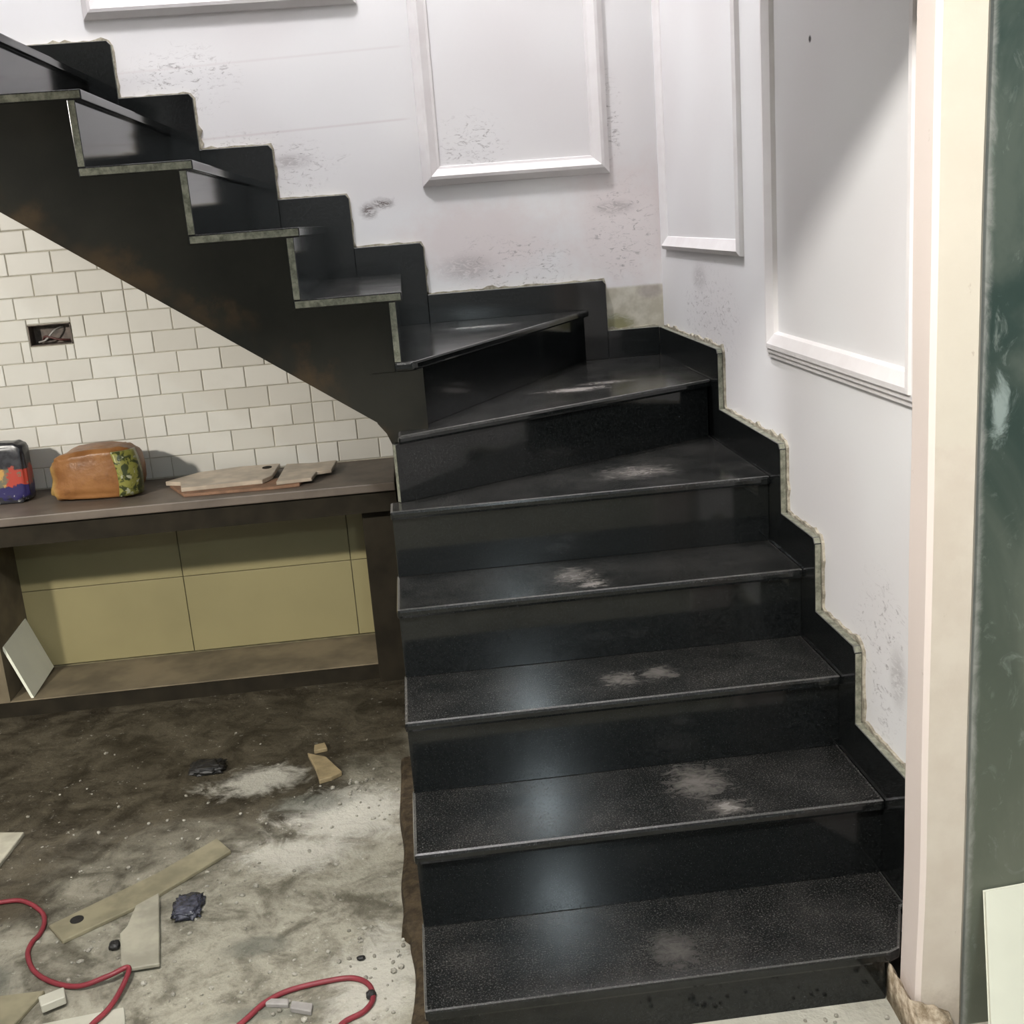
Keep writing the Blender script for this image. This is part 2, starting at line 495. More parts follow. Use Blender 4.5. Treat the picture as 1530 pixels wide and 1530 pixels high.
# post: slightly uneven plastered end of the wall
bm = bmesh.new()
levels = [FZ - 0.02 + i * (CEIL - FZ + 0.02) / 40 for i in range(41)]
rings = []
for z in levels:
    j = lambda s: 0.0025 * (noise.noise(Vector((s, z * 3.1, 0.3))))
    flare = 0.006 * max(0, (0.40 - z) / 0.4)
    xs, ys = 0.867 + j(1) - flare, -0.090 + j(5)
    pts = [(xs + 0.007, ys), (xs, ys + 0.009), (xs + j(7), -0.020), (0.936, 0.128), (1.003, 0.128), (1.003, -0.060), (0.946 + j(3), -0.060), (0.946 + j(3), ys + 0.006), (0.940 + j(3), ys)]
    rings.append([bm.verts.new((a, b, z)) for a, b in pts])
for a, b in zip(rings, rings[1:]):
    for k in range(9):
        bm.faces.new((a[k], a[(k + 1) % 9], b[(k + 1) % 9], b[k]))
bm.faces.new(rings[0]); bm.faces.new(rings[-1])
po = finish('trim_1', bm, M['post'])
tag(po, 'tall beige plastered post between the stairs and the green wall', 'post', kind='structure')

# rest of the room, behind and beside the viewer
for nm, a, lab in (('wall_left', (-3.35, -3.2, -5.0, 2.3, FZ - 0.1, 5.0), 'plain wall of the room far left'),
                   ('wall_rear', (-3.2, 2.8, -5.15, -5.0, FZ - 0.1, CEIL), 'plain wall of the room behind the viewer'),
                   ('wall_side', (2.8, 2.95, -5.0, -0.02, FZ - 0.1, CEIL), 'plain wall of the room far right')):
    tag(box(nm, *a, M['room']), lab, 'wall', kind='structure')
ce = box('ceiling', -3.2, 2.8, -5.0, 1.02, CEIL, CEIL + 0.18, M['ceil'])
tag(ce, 'plain white ceiling of the room', 'ceiling', kind='structure')
sw = box('wall_stairwell', -3.2, WX, 0.90, 1.02, CEIL + 0.18, 5.0, M['room'])
tag(sw, 'plain wall of the upper stairwell', 'wall', kind='structure')
sc = box('ceiling_stairwell', -3.2, 1.15, 0.9, 2.3, 5.0, 5.1, M['ceil'])
tag(sc, 'plain ceiling high over the stairwell', 'ceiling', kind='structure')
ln = box('trim_2', -1.0, 1.0, -0.36, -0.22, 2.04, CEIL, M['room'])  # left part added to block the ceiling lamp from the back wall
tag(ln, 'unseen lintel beam over the foot of the stairs, lengthened to shade the back wall', 'beam', kind='structure')


# wall panel mouldings: mitred frames of four pieces
def moulding(root, axis, u0, u1, v0, v1, wallpos, prof, sides='LRB'):
    """axis 'y': on back wall (u = x, toward viewer = -y); axis 'x': on right wall (u = y, toward viewer = -x).
    prof: (offset inward, depth) from the outer edge"""
    def P(u, v, d):
        return (u, wallpos - d, v) if axis == 'y' else (wallpos - d, u, v)
    for side in sides:
        bm = bmesh.new()
        A, B = [], []
        for o, d in prof:
            if side == 'L': a, b = (u0 + o, v0 + o), (u0 + o, v1 - o)
            if side == 'R': a, b = (u1 - o, v0 + o), (u1 - o, v1 - o)
            if side == 'B': a, b = (u0 + o, v0 + o), (u1 - o, v0 + o)
            if side == 'T': a, b = (u0 + o, v1 - o), (u1 - o, v1 - o)
            A.append(bm.verts.new(P(*a, d))); B.append(bm.verts.new(P(*b, d)))
        for i in range(len(prof) - 1):
            bm.faces.new((A[i], A[i + 1], B[i + 1], B[i]))
        bm.faces.new((A[-1], A[0], B[0], B[-1]))
        bm.faces.new(A); bm.faces.new(B)
        finish('moulding', bm, M['trim'], root)


ridge = [(0, -0.002), (0.002, 0.010), (0.010, 0.016), (0.020, 0.024), (0.030, 0.026), (0.052, 0.008), (0.060, 0.006), (0.062, -0.002)]
steps3 = [(0, -0.002), (0.001, 0.008), (0.012, 0.009), (0.013, 0.014), (0.024, 0.015), (0.025, 0.020), (0.036, 0.021), (0.060, 0.010), (0.066, -0.002)]
thin = [(0, -0.002), (0.002, 0.012), (0.010, 0.016), (0.014, 0.018), (0.030, 0.010), (0.042, 0.004), (0.044, -0.002)]
FR = [('trim_3', 'y', -0.818, 0.022, 2.196, 2.95, WY, ridge, 'white moulded panel frame at top left of the back wall', (-0.4, WY, 2.2)),
      ('trim_4', 'y', 0.178, 0.800, 1.630, 2.90, WY, ridge, 'white moulded panel frame in the middle of the back wall', (0.48, WY, 1.63)),
      ('trim_5', 'x', 1.185, 2.075, 1.372, 2.70, WX, thin, 'narrow white moulded panel frame on the right wall beside the corner', (WX, 1.6, 1.37)),
      ('trim_6', 'x', 0.135, 0.985, 1.140, 2.50, WX, steps3, 'white panel frame with a stepped bottom rail on the right wall beside the post', (WX, 0.55, 1.14))]
for nm, ax, u0, u1, v0, v1, wp, pr, lab, loc in FR:
    r = empty(nm, loc)
    tag(r, lab, 'panel frame', kind='structure')
    moulding(r, ax, u0, u1, v0, v1, wp, pr, 'LRBT')

# ------------------------------------------------------------------ staircase
st = empty('staircase', (0.45, 0.0, FZ))
tag(st, 'black granite winder staircase turning left up the white wall', 'staircase')


def slab_poly(name, poly, z0, z1, raw=None, bev=0.007):
    """stone slab; faces whose outward normal satisfies raw() show the unpolished cut edge"""
    bm = bmesh.new()
    add_prism(bm, poly, FXY, z0, z1)
    bmesh.ops.recalc_face_normals(bm, faces=bm.faces)
    if raw:
        for f in bm.faces:
            if raw(f.normal): f.material_index = 1
    return finish(name, bm, [M['granite'], M['edge']], st, bevel=bev)


TT = 0.022   # tread thickness
OV = 0.016   # nosing overhang
RT = 0.018   # riser slab thickness


def ynos(k): return (k - 1) * G


def offset_line(a, b, d):
    """shift line a-b to its left normal by d"""
    v = Vector(b) - Vector(a)
    n = Vector((-v.y, v.x)).normalized()
    return (Vector(a) + n * d)[:], (Vector(b) + n * d)[:]


# treads of the lower flight
for k in range(1, 5):
    y0, y1 = ynos(k), ynos(k + 1) + OV + RT
    poly = [(0, y0), (W, y0), (W, y1), (0, y1)]
    if k == 1:
        poly = [(0, y0), (0.852, y0), (0.874, 0.01), (0.930, 0.131), (W, 0.134), (W, y1), (0, y1)]
    slab_poly('tread', poly, k * H - TT, k * H)
n6a, n6b = offset_line(*N6, OV + RT)
n7a, n7b = offset_line(*N7, OV + RT)
slab_poly('tread', [(0, ynos(5)), (W, ynos(5)), (W, n6b[1]), n6a, (0.0, n6a[1])], 5 * H - TT, 5 * H)
slab_poly('tread', [N6[0], N6[1], (W, YB), (n7b[0], YB), n7a, (N6[0][0], YF)], 6 * H - TT, 6 * H, lambda n: n.x < -0.7)
xr8 = X8 - OV
slab_poly('tread', [N7[0], N7[1], (xr8 - RT, YB), (xr8 - RT, YF - 0.004), (N7[0][0] - 0.01, YF - 0.006)], 7 * H - TT, 7 * H)


def xnos(k): return X8 - (k - 8) * G2 if k <= KMAX else -2.4


for k in range(8, KMAX + 1):
    x1, x0 = xnos(k), xnos(k + 1) - OV - RT
    slab_poly('tread', [(x0, YF), (x1, YF), (x1, YB), (x0, YB)], k * H - TT, k * H, lambda n: n.y < -0.7, 0.003)

# risers
for k in range(1, 6):
    y = ynos(k) + OV
    zb = FZ - 0.02 if k == 1 else (k - 1) * H
    w = 0.850 if k == 1 else W
    slab_poly('riser', [(0.004, y), (w, y), (w, y + RT), (0.004, y + RT)], zb, k * H - TT, None, 0.0015)
for k, N in ((6, N6), (7, N7)):
    a, b = offset_line(*N, OV)
    c, d = offset_line(*N, OV + RT)
    slab_poly('riser', [a, b, d, c], (k - 1) * H, k * H - TT, lambda n: n.x < -0.6, 0.0015)
for k in range(8, KMAX + 1):
    x = xnos(k) - OV
    slab_poly('riser', [(x - RT, YF), (x, YF), (x, YB), (x - RT, YB)], (k - 1) * H, k * H - TT, lambda n: n.y < -0.7, 0.0015)

# concrete core below the stone
bm = bmesh.new()
for k in range(1, 6):
    x0 = 0.006
    y0 = ynos(k) + OV + RT
    add_box(bm, x0, W if k > 1 else 0.848, y0, ynos(k + 1) + OV + RT if k < 5 else 1.03, FZ - 0.03, k * H - TT)
finish('core', bm, M['core'], st)
bm = bmesh.new()
add_prism(bm, [(0.03, 1.03), n6a, n6b, (W, YB), (0.03, YB)], FXY, FZ - 0.03, 6 * H - TT)
add_prism(bm, [(0.006, 1.0), (W, 1.0), (W, n6b[1]), n6a, (0.006, 1.03)], FXY, FZ - 0.03, 5 * H - TT)
add_prism(bm, [n7a, n7b, (0.03, YB), (0.03, YF + 0.006)], FXY, 6 * H - TT, 7 * H - TT)
finish('winder_core', bm, M['stringer'], st)
# waist slab with the saw-tooth stringer face
bm = bmesh.new()
soffz = lambda x: max(0.90, min(1.037 - 0.70 * x, KMAX * H - 0.20))
add_prism(bm, [(0.026, 0.90), (0.113, 0.90), (0.113, 7 * H - TT), (xr8 - RT, 7 * H - TT), (xr8 - RT, 1.0), (0.020, 0.985)], FXZ, YF + 0.0006, YB + 0.02)
add_prism(bm, [(-0.012, 1.043), (0.008, 1.016), (0.020, 0.985), (xr8 - RT, 0.985), (xr8 - RT, 7 * H - TT), (-0.012, 7 * H - TT)], FXZ, YF + 0.0006, YB + 0.02)
xa = xr8 - RT
for k in range(8, KMAX + 1):
    xb = xnos(k + 1) - OV - RT
    xs_ = [xa, xb]
    if k == 8: xs_ = [xa, -0.012, xb]
    if k == KMAX: xs_ = [xa, (1.037 - KMAX * H + 0.20) / 0.70, xb]
    for p_, q_ in zip(xs_, xs_[1:]):
        lo_p = 7 * H - TT - 0.001 if (k == 8 and p_ == xa) else soffz(p_)
        lo_q = 7 * H - TT - 0.001 if (k == 8 and p_ == xa) else soffz(q_)
        add_prism(bm, [(p_, lo_p), (p_, k * H - TT), (q_, k * H - TT), (q_, lo_q)], FXZ, YF + 0.0006, YB + 0.02)
    xa = xb
finish('stringer', bm, M['stringer'], st)


# skirting slabs, each with a rough mortar margin against the wall
def jagged(name, base, fn, t0, t1, mat, amp=0.008, step=0.018, seed=0):
    """ribbon following a polyline (2D), with a ragged outer edge"""
    bm = bmesh.new()
    inner, outer = [], []
    pts = []
    for (a, b) in zip(base, base[1:]):
        a, b = Vector(a), Vector(b)
        n = max(1, int((b - a).length / step))
        nrm = Vector(((b - a).y, -(b - a).x)).normalized() * -1
        for i in range(n):
            pts.append((a + (b - a) * i / n, nrm))
    pts.append((Vector(base[-1]), pts[-1][1]))
    for i, (p_, n_) in enumerate(pts):
        w = amp * (0.35 + 1.1 * abs(noise.noise(Vector((i * 0.73, seed * 3.7, 1.3)))) + (0.9 if rnd.random() < 0.12 else 0))
        inner.append(p_ - n_ * 0.01); outer.append(p_ + n_ * w)
    A = [bm.verts.new(fn(q, t1)) for q in inner]; B = [bm.verts.new(fn(q, t1)) for q in outer]
    C = [bm.verts.new(fn(q, t0)) for q in inner]; D = [bm.verts.new(fn(q, t0)) for q in outer]
    for i in range(len(pts) - 1):
        bm.faces.new((A[i], A[i + 1], B[i + 1], B[i]))
        bm.faces.new((B[i], B[i + 1], D[i + 1], D[i]))
        bm.faces.new((C[i], D[i], D[i + 1], C[i + 1]))
    return finish(name, bm, mat, st)


def skirt(fn, u_front, u_back, z0, z1, zlow, wall_t, face_t, seed, mort=True, chamf=0.010):
    """slab in the (u, z) plane; u_front is the free (descending) end"""
    s = 1 if u_back > u_front else -1
    poly = [(u_front, z0), (u_back, z0), (u_back, z1), (u_front + s * chamf, z1), (u_front, z1 - chamf * 1.3)]
    bm = bmesh.new()
    add_prism(bm, poly, fn, face_t, wall_t - 0.006 if wall_t > face_t else wall_t + 0.006)
    bmesh.ops.recalc_face_normals(bm, faces=bm.faces)
    tv = Vector(fn((0, 0), 1)) - Vector(fn((0, 0), 0))
    for f in bm.faces:
        if abs(f.normal.dot(tv)) < 0.5: f.material_index = 1
    o = finish('skirting', bm, [M['granite'], M['edge']], st, bevel=0.0015, seg=1)
    if mort:
        line = [(u_back, z1), (u_front + s * chamf, z1), (u_front, z1 - chamf * 1.3), (u_front, zlow)]
        if s < 0: line = line[::-1]
        d = 0.006 if wall_t > face_t else -0.006
        m = jagged('mortar', line[::-1] if s > 0 else line[::-1], fn, wall_t, wall_t - d * 1.0, M['mortar'], seed=seed)
    return o


SY = {k: ynos(k) - SKO for k in range(2, 6)}
SY[6] = N6[1][1] - SKO
SY[2] = 0.131
for k in range(2, 7):
    back = SY[k + 1] if k < 6 else YB
    skirt(FYZ, SY[k], back, (k - 1) * H - 0.002, k * H + SK, (k - 1) * H + SK, WX, W, k)
# corner piece on the back wall at the sixth tread, then stepping up
SXF = {7: N7[1][0] + 0.062}
for k in range(8, KMAX + 2): SXF[k] = xnos(k) + 0.082
bmk = skirt(FXZ, W, SXF[7], 6 * H - 0.002, 6 * H + SK, 6 * H + SK - 0.02, WY, YB, 20, True, 0.001)
for k in range(7, KMAX + 1):
    skirt(FXZ, SXF[k], SXF[k + 1], (k - 1) * H - 0.002, k * H + SK, (k - 1) * H + SK, WY, YB, 20 + k)
# low rough kerb at the foot of the open side
bm = bmesh.new()
n = 46
prev = None
for i in range(n + 1):
    y = -0.01 + 1.21 * i / n
    w = 0.020 + 0.012 * noise.noise(Vector((y * 6, 0.2, 0))) + (0.024 if 0.36 < y < 1.2 else 0.006)
    h = FZ + 0.020 + 0.012 * noise.noise(Vector((y * 9, 3.2, 0))) + (0.012 if 0.36 < y < 1.2 else 0)
    ring = [bm.verts.new(q) for q in ((0.006, y, FZ - 0.01), (-w - 0.006, y, FZ - 0.01), (-w, y, h - 0.006), (-w + 0.008, y, h), (0.006, y, h + 0.004))]
    if prev:
        for j in range(5):
            bm.faces.new((prev[j], prev[(j + 1) % 5], ring[(j + 1) % 5], ring[j]))
    else:
        bm.faces.new(ring)
    prev = ring
bm.faces.new(prev)
finish('side_kerb', bm, M['core'], st)

# ------------------------------------------------------------------ rough plaster at the foot of the post
bm = bmesh.new()
NX, NY = 16, 34
gv = []
for j in range(NY + 1):
    y = -0.20 + 0.215 * j / NY
    row = []
    for i in range(NX + 1):
        a = i / NX
        edge = 0.852 - 0.05 * max(0, -y) - 0.3 * max(0, -0.12 - y)
        wid = 0.013 + 0.055 * max(0.0, min(1.0, (-0.088 - y) / 0.006))
        x = edge + wid * a
        up = max(0.0, min(1.0, (y + 0.20) / 0.09))
        nzv = noise.noise(Vector((x * 28, y * 22, 0.4))) * 0.55 + noise.noise(Vector((x * 70, y * 70, 2.4))) * 0.3
        z = FZ - 0.004 + 0.082 * up ** 1.2 * (0.72 + 0.28 * (1 - a)) + 0.020 * nzv * (0.35 + up)
        row.append(bm.verts.new((x, y, max(z, FZ - 0.006))))
    gv.append(row)
gf = []
for a, b in zip(gv, gv[1:]):
    for i in range(NX):
        gf.append(bm.faces.new((a[i], a[i + 1], b[i + 1], b[i])))
rim = [v[0] for v in gv[::-1]] + gv[0][1:] + [v[-1] for v in gv[1:]] + gv[-1][-2:0:-1]
low = [bm.verts.new((v.co.x, v.co.y, FZ - 0.01)) for v in rim]
for i in range(len(rim)):
    k = (i + 1) % len(rim)
    bm.faces.new((rim[i], rim[k], low[k], low[i]))
bm.faces.new(low)
lp = finish('plaster_lump', bm, M['tan'], smooth=True)
tag(lp, 'rough tan plaster spilled between the first step and the beige post', 'plaster')

# ------------------------------------------------------------------ tiled wall under the stairs
tw = empty('wall_tiled', (-0.8, YB, CZ))
tag(tw, 'small cream glazed brick tiles on the wall above the counter', 'wall', kind='structure')
HX0, HX1, HZ0, HZ1 = -1.144, -1.008, 1.222, 1.290          # socket hole
bm = bmesh.new()
XL, XR = -1.75, 0.028
sof = lambda x: min(1.10 - 0.70 * x, KMAX * H - 0.10)
for pl_ in ([(XL, CZ - 0.03), (HX0, CZ - 0.03), (HX0, sof(HX0)), (XL, sof(XL))], [(HX1, CZ - 0.03), (XR, CZ - 0.03), (XR, sof(XR)), (HX1, sof(HX1))],
            [(HX0, CZ - 0.03), (HX1, CZ - 0.03), (HX1, HZ0), (HX0, HZ0)], [(HX0, HZ1), (HX1, HZ1), (HX1, sof(HX1)), (HX0, sof(HX0))]):
    add_prism(bm, pl_, FXZ, YB + 0.0035, WY - 0.001)
finish('grout', bm, M['grout'], tw)
RP, TL = 0.0702, 0.1403
SEAM = -0.823
gap = 0.0030


def sub_rects(x0, x1, z0, z1):
    hx0, hx1, hz0, hz1 = HX0 - 0.002, HX1 + 0.002, HZ0 - 0.002, HZ1 + 0.002
    if x1 <= hx0 or x0 >= hx1 or z1 <= hz0 or z0 >= hz1:
        return [(x0, x1, z0, z1)]
    r = []
    if x0 < hx0: r.append((x0, hx0, z0, z1))
    if x1 > hx1: r.append((hx1, x1, z0, z1))
    a, b = max(x0, hx0), min(x1, hx1)
    if z0 < hz0: r.append((a, b, z0, hz0))
    if z1 > hz1: r.append((a, b, hz1, z1))
    return [q for q in r if q[1] - q[0] > 0.006 and q[3] - q[2] > 0.006]


mesh_cache = {}


def tile_piece(x0, x1, z0, z1):
    w, h = round(x1 - x0, 3), round(z1 - z0, 3)
    key = (w, h)
    if key not in mesh_cache:
        bm = bmesh.new()
        b = min(0.0022, w * 0.2, h * 0.2)
        yb, yf = 0.004, 0.0
        back = [bm.verts.new(q) for q in ((-w / 2, yb, -h / 2), (w / 2, yb, -h / 2), (w / 2, yb, h / 2), (-w / 2, yb, h / 2))]
        mid = [bm.verts.new(q) for q in ((-w / 2, yf + 0.0012, -h / 2), (w / 2, yf + 0.0012, -h / 2), (w / 2, yf + 0.0012, h / 2), (-w / 2, yf + 0.0012, h / 2))]
        fr = [bm.verts.new(q) for q in ((-w / 2 + b, yf, -h / 2 + b), (w / 2 - b, yf, -h / 2 + b), (w / 2 - b, yf, h / 2 - b), (-w / 2 + b, yf, h / 2 - b))]
        for i in range(4):
            j = (i + 1) % 4
            bm.faces.new((back[i], back[j], mid[j], mid[i])); bm.faces.new((mid[i], mid[j], fr[j], fr[i]))
        bm.faces.new(fr)
        bmesh.ops.recalc_face_normals(bm, faces=bm.faces)
        me = bpy.data.meshes.new('wall_tile'); bm.to_mesh(me); bm.free()
        me.materials.append(M['tile'])
        mesh_cache[key] = me
    o = bpy.data.objects.new('wall_tile', mesh_cache[key])
    link(o, tw)
    o.location = ((x0 + x1) / 2 + 0.8, rnd.uniform(-0.0006, 0.0006), (z0 + z1) / 2 - CZ)
    o.rotation_euler = (rnd.uniform(-0.004, 0.004), 0, rnd.uniform(-0.004, 0.004))


for i in range(0, 14):
    z0, z1 = 0.748 + i * RP, 0.748 + (i + 1) * RP
    off = 0.0 if i % 2 == 1 else 0.5
    xs = set()
    for j in range(-8, 8):
        xs.add(round(SEAM + (j + off) * TL, 4))
    for s_ in (0, 1):
        xs.add(round(SEAM + s_ * 4 * TL, 4))
    xs = [XL] + sorted(v for v in xs if XL + 0.01 < v < XR) + [XR]
    # above the soffit line nothing shows: stop where the stair slab hides the wall
    zsoff = lambda x: 1.037 - 0.70 * x
    for a, b in zip(xs, xs[1:]):
        if b - a < 0.01 or z0 > zsoff(a) + 0.02: continue
        for q in sub_rects(a, b, z0, z1):
            tile_piece(q[0] + gap / 2, q[1] - gap / 2, q[2] + gap / 2, q[3] - gap / 2)

# open socket box
sb = empty('socket_box', ((HX0 + HX1) / 2, YB, HZ0))
tag(sb, 'open electrical socket box with loose wires in the tiled wall', 'socket box')
bm = bmesh.new()
d0, d1 = YB - 0.001, YB + 0.055
t_ = 0.003
add_box(bm, HX0, HX1, d1 - 0.004, d1, HZ0, HZ1)
add_box(bm, HX0, HX0 + t_, d0, d1, HZ0, HZ1); add_box(bm, HX1 - t_, HX1, d0, d1, HZ0, HZ1)
add_box(bm, HX0, HX1, d0, d1, HZ0, HZ0 + t_); add_box(bm, HX0, HX1, d0, d1, HZ1 - t_, HZ1)
finish('housing', bm, M['box_in'], sb)
tube('wire', [(HX0 + 0.03, YB + 0.045, 1.235), (HX0 + 0.05, YB + 0.01, 1.250), (HX0 + 0.09, YB + 0.008, 1.238), (HX0 + 0.12, YB + 0.03, 1.232)], 0.0035, M['wire'], sb)
tube('wire', [(HX0 + 0.10, YB + 0.045, 1.275), (HX0 + 0.08, YB + 0.012, 1.268), (HX0 + 0.05, YB + 0.010, 1.240), (HX0 + 0.02, YB + 0.03, 1.232)], 0.003, M['grey'], sb)
# carve the wall behind the box
cut = box('cutter_tmp', HX0 + 0.0005, HX1 - 0.0005, YB - 0.02, YB + 0.054, HZ0 + 0.0005, HZ1 - 0.0005, M['wall'])
md = wb.modifiers.new('hole', 'BOOLEAN'); md.object = cut; md.operation = 'DIFFERENCE'; md.solver = 'EXACT'
dg = bpy.context.evaluated_depsgraph_get()
me = bpy.data.meshes.new_from_object(wb.evaluated_get(dg))
wb.modifiers.clear(); wb.data = me
bpy.data.objects.remove(cut, do_unlink=True)

# ------------------------------------------------------------------ counter
ct = empty('counter', (-0.8, 1.8, FZ))
tag(ct, 'dark stone counter built under the stairs against the tiles', 'counter')
box('worktop', -1.75, -0.002, 1.742, YB + 0.003, CZ - 0.028, CZ, M['slab'], ct, bevel=0.004)
box('apron_and_shade', -1.75, -0.002, 1.756, 1.785, CZ - 0.095, CZ - 0.028, M['slab_dark'], ct)  # made deeper so its dark colour also paints the shadow below the slab
bm = bmesh.new()
add_box(bm, -0.118, -0.002, 1.80, YB, FZ - 0.01, CZ - 0.028)
finish('support_pier', bm, M['slab_dark'], ct, bevel=0.004)
box('side_panel', -1.75, -1.318, 1.845, YB + 0.003, FZ - 0.01, CZ - 0.028, M['ledge'], ct)
box('ledge', -1.318, -0.118, 1.842, YB + 0.003, FZ - 0.01, 0.112, M['ledge'], ct, bevel=0.004)
box('ledge_edge', -1.75, -0.118, 1.834, 1.842, FZ - 0.01, 0.108, M['slab_dark'], ct)
box('joint_backing', -1.318, -0.118, YB - 0.004, YB + 0.003, 0.112, CZ - 0.028, M['cream_joint'], ct)
for x0, x1 in ((-1.316, -0.772), (-0.769, -0.193), (-0.190, -0.119)):
    for z0, z1 in ((0.122, 0.3955), (0.398, CZ - 0.03)):
        box('back_tile', x0, x1, YB - 0.012, YB - 0.003, z0, z1, M['cream'], ct, bevel=0.001)

# ------------------------------------------------------------------ things on the counter
def blobby(name, cx, cy, z0, sx, sy, sz, mat, power=0.45, amp=0.08, fr=3.0, seed=0, parent=None, fn=None, sub=5):
    bm = bmesh.new()
    bmesh.ops.create_uvsphere(bm, u_segments=40, v_segments=24, radius=1.0)
    for v in bm.verts:
        d = v.co.copy()
        q = Vector([math.copysign(abs(c) ** power, c) for c in d])
        f = 1 + amp * noise.noise(d * fr + Vector((seed, seed * 2.3, 0))) + amp * 0.5 * noise.noise(d * fr * 2.7 + Vector((seed, 0, 5)))
        q = q * f
        q.z = max(q.z, -1.0)
        if fn: q = fn(q)
        v.co = Vector((cx + q.x * sx / 2, cy + q.y * sy / 2, z0 + (q.z + 1) * sz / 2))
    return finish(name, bm, mat, parent, smooth=True)


def mat_blackbag():
    t = NT('printed_black_bag')
    x, y, z = t.xyz()
    nz = t.noise(22, 4, 0.6, None, 0.8)
    zz = t.math('ADD', z, t.math('MULTIPLY', t.math('SUBTRACT', nz, 0.5), 0.05))
    c = t.mix(t.ramp(t.noise(60, 3), 0.35, 0.7), (0.016, 0.016, 0.020), (0.045, 0.045, 0.052))
    band = t.math('MULTIPLY', t.ramp(zz, 0.862, 0.855), t.ramp(zz, 0.795, 0.802))
    pic = t.mix(t.ramp(t.math('ADD', x, t.math('MULTIPLY', nz, 0.04)), -1.222, -1.214), (0.52, 0.31, 0.09), (0.42, 0.055, 0.035))
    pic = t.mix(t.ramp(t.noise(30, 3), 0.56, 0.62), pic, (0.16, 0.15, 0.10))
    c = t.mix(band, c, pic)
    blue = t.math('MULTIPLY', t.ramp(zz, 0.802, 0.796), t.ramp(zz, 0.762, 0.768))
    c = t.mix(blue, c, (0.025, 0.020, 0.10))
    c = t.mix(t.math('MULTIPLY', t.ramp(t.noise(70, 2), 0.6, 0.68), t.ramp(zz, 0.782, 0.77)), c, (0.42, 0.42, 0.40))
    return t.out(c, 0.3, 0.5)


def mat_brownbag():
    t = NT('orange_brown_wrapper')
    n1 = t.noise(10, 5); n2 = t.noise(30, 5)
    c = t.mix(t.ramp(n1, 0.35, 0.65), (0.20, 0.080, 0.023), (0.31, 0.140, 0.047))
    c = t.mix(t.math('MULTIPLY', t.ramp(n2, 0.56, 0.7), 0.4), c, (0.14, 0.055, 0.02))
    x, y, z = t.xyz()
    end = t.ramp(t.math('ADD', x, t.math('MULTIPLY', n2, 0.03)), -1.045, -1.075)  # yellow highlight painted onto the left end of the wrapper
    c = t.mix(t.math('MULTIPLY', end, 0.8), c, (0.50, 0.34, 0.11))
    t.bump(n2, 0.3, 0.01)
    return t.out(c, 0.4, 0.45)


def mat_greenprint():
    t = NT('green_gold_print')
    n1 = t.noise(38, 3, 0.6, None, 0.7)
    c = t.mix(t.ramp(n1, 0.42, 0.52), (0.045, 0.055, 0.018), (0.26, 0.25, 0.06))
    c = t.mix(t.ramp(t.noise(52, 2), 0.60, 0.66), c, (0.42, 0.42, 0.30))
    return t.out(c, 0.35, 0.5)


def lean(q):
    return Vector((q.x + 0.0 * q.z, q.y * (1 - 0.18 * q.z), q.z))


bag = blobby('printed_bag', -1.272, 1.985, CZ, 0.205, 0.085, 0.195, mat_blackbag(), 0.28, 0.05, 2.5, 3, fn=lean)
tag(bag, 'black bag with a yellow, red and blue print at the left end of counter', 'bag')


def loaf(q):
    # sagging wrapper: narrower, lower left end, bulging top
    x = q.x
    taper = 1.0 - 0.16 * max(0, -x) ** 2
    return Vector((x + 0.10 * q.z * (x > 0) * -0.5 + 0.18 * (q.z < 0) * (-1 if x < 0 else 0) * 0.5, q.y * taper + 0.10 * x * -1, q.z * taper + (taper - 1)))


bb = blobby('brown_package', -0.944, 1.945, CZ, 0.275, 0.155, 0.165, mat_brownbag(), 0.42, 0.09, 2.6, 11, fn=loaf)
tag(bb, 'orange-brown wrapped package with a green and gold printed end on counter', 'package')
# printed end panel wrapped round the right end
bm = bmesh.new()
cols = []
for i in range(9):
    x = -0.868 + 0.062 * i / 8
    row = []
    for j in range(13):
        a = j / 12
        z = CZ + 0.010 + 0.142 * a
        bulge = math.sin(math.pi * a) * 0.010
        y = 1.856 + 0.024 * (i / 8) ** 2.2 * 1.6 - bulge - 0.006 + 0.003 * noise.noise(Vector((x * 40, z * 40, 2)))
        row.append(bm.verts.new((x + 0.012 * math.sin(a * 3) - 0.010 * a, y, z)))
    cols.append(row)
geom = []
for a, b in zip(cols, cols[1:]):
    for j in range(12):
        geom.append(bm.faces.new((a[j], b[j], b[j + 1], a[j + 1])))
ex = bmesh.ops.extrude_face_region(bm, geom=geom)
bmesh.ops.translate(bm, verts=[v for v in ex['geom'] if isinstance(v, bmesh.types.BMVert)], vec=(0, 0.03, 0))
gp = finish('printed_end', bm, mat_greenprint(), bb, smooth=True)
gp['label'] = 'green and gold printed end'


def offcut(name, poly, z, t, mat, label, cat, group=None, hole=None, tilt=None):
    """flat broken piece, outline in world x/y"""
    cx = sum(p[0] for p in poly) / len(poly); cy = sum(p[1] for p in poly) / len(poly)
    bm = bmesh.new()
    add_prism(bm, [(p[0] - cx, p[1] - cy) for p in poly], FXY, 0, t)
    o = finish(name, bm, mat, None, bevel=min(0.0018, t * 0.25), seg=1)
    o.location = (cx, cy, z)
    if tilt: o.rotation_euler = tilt
    tag(o, label, cat, group)
    return o


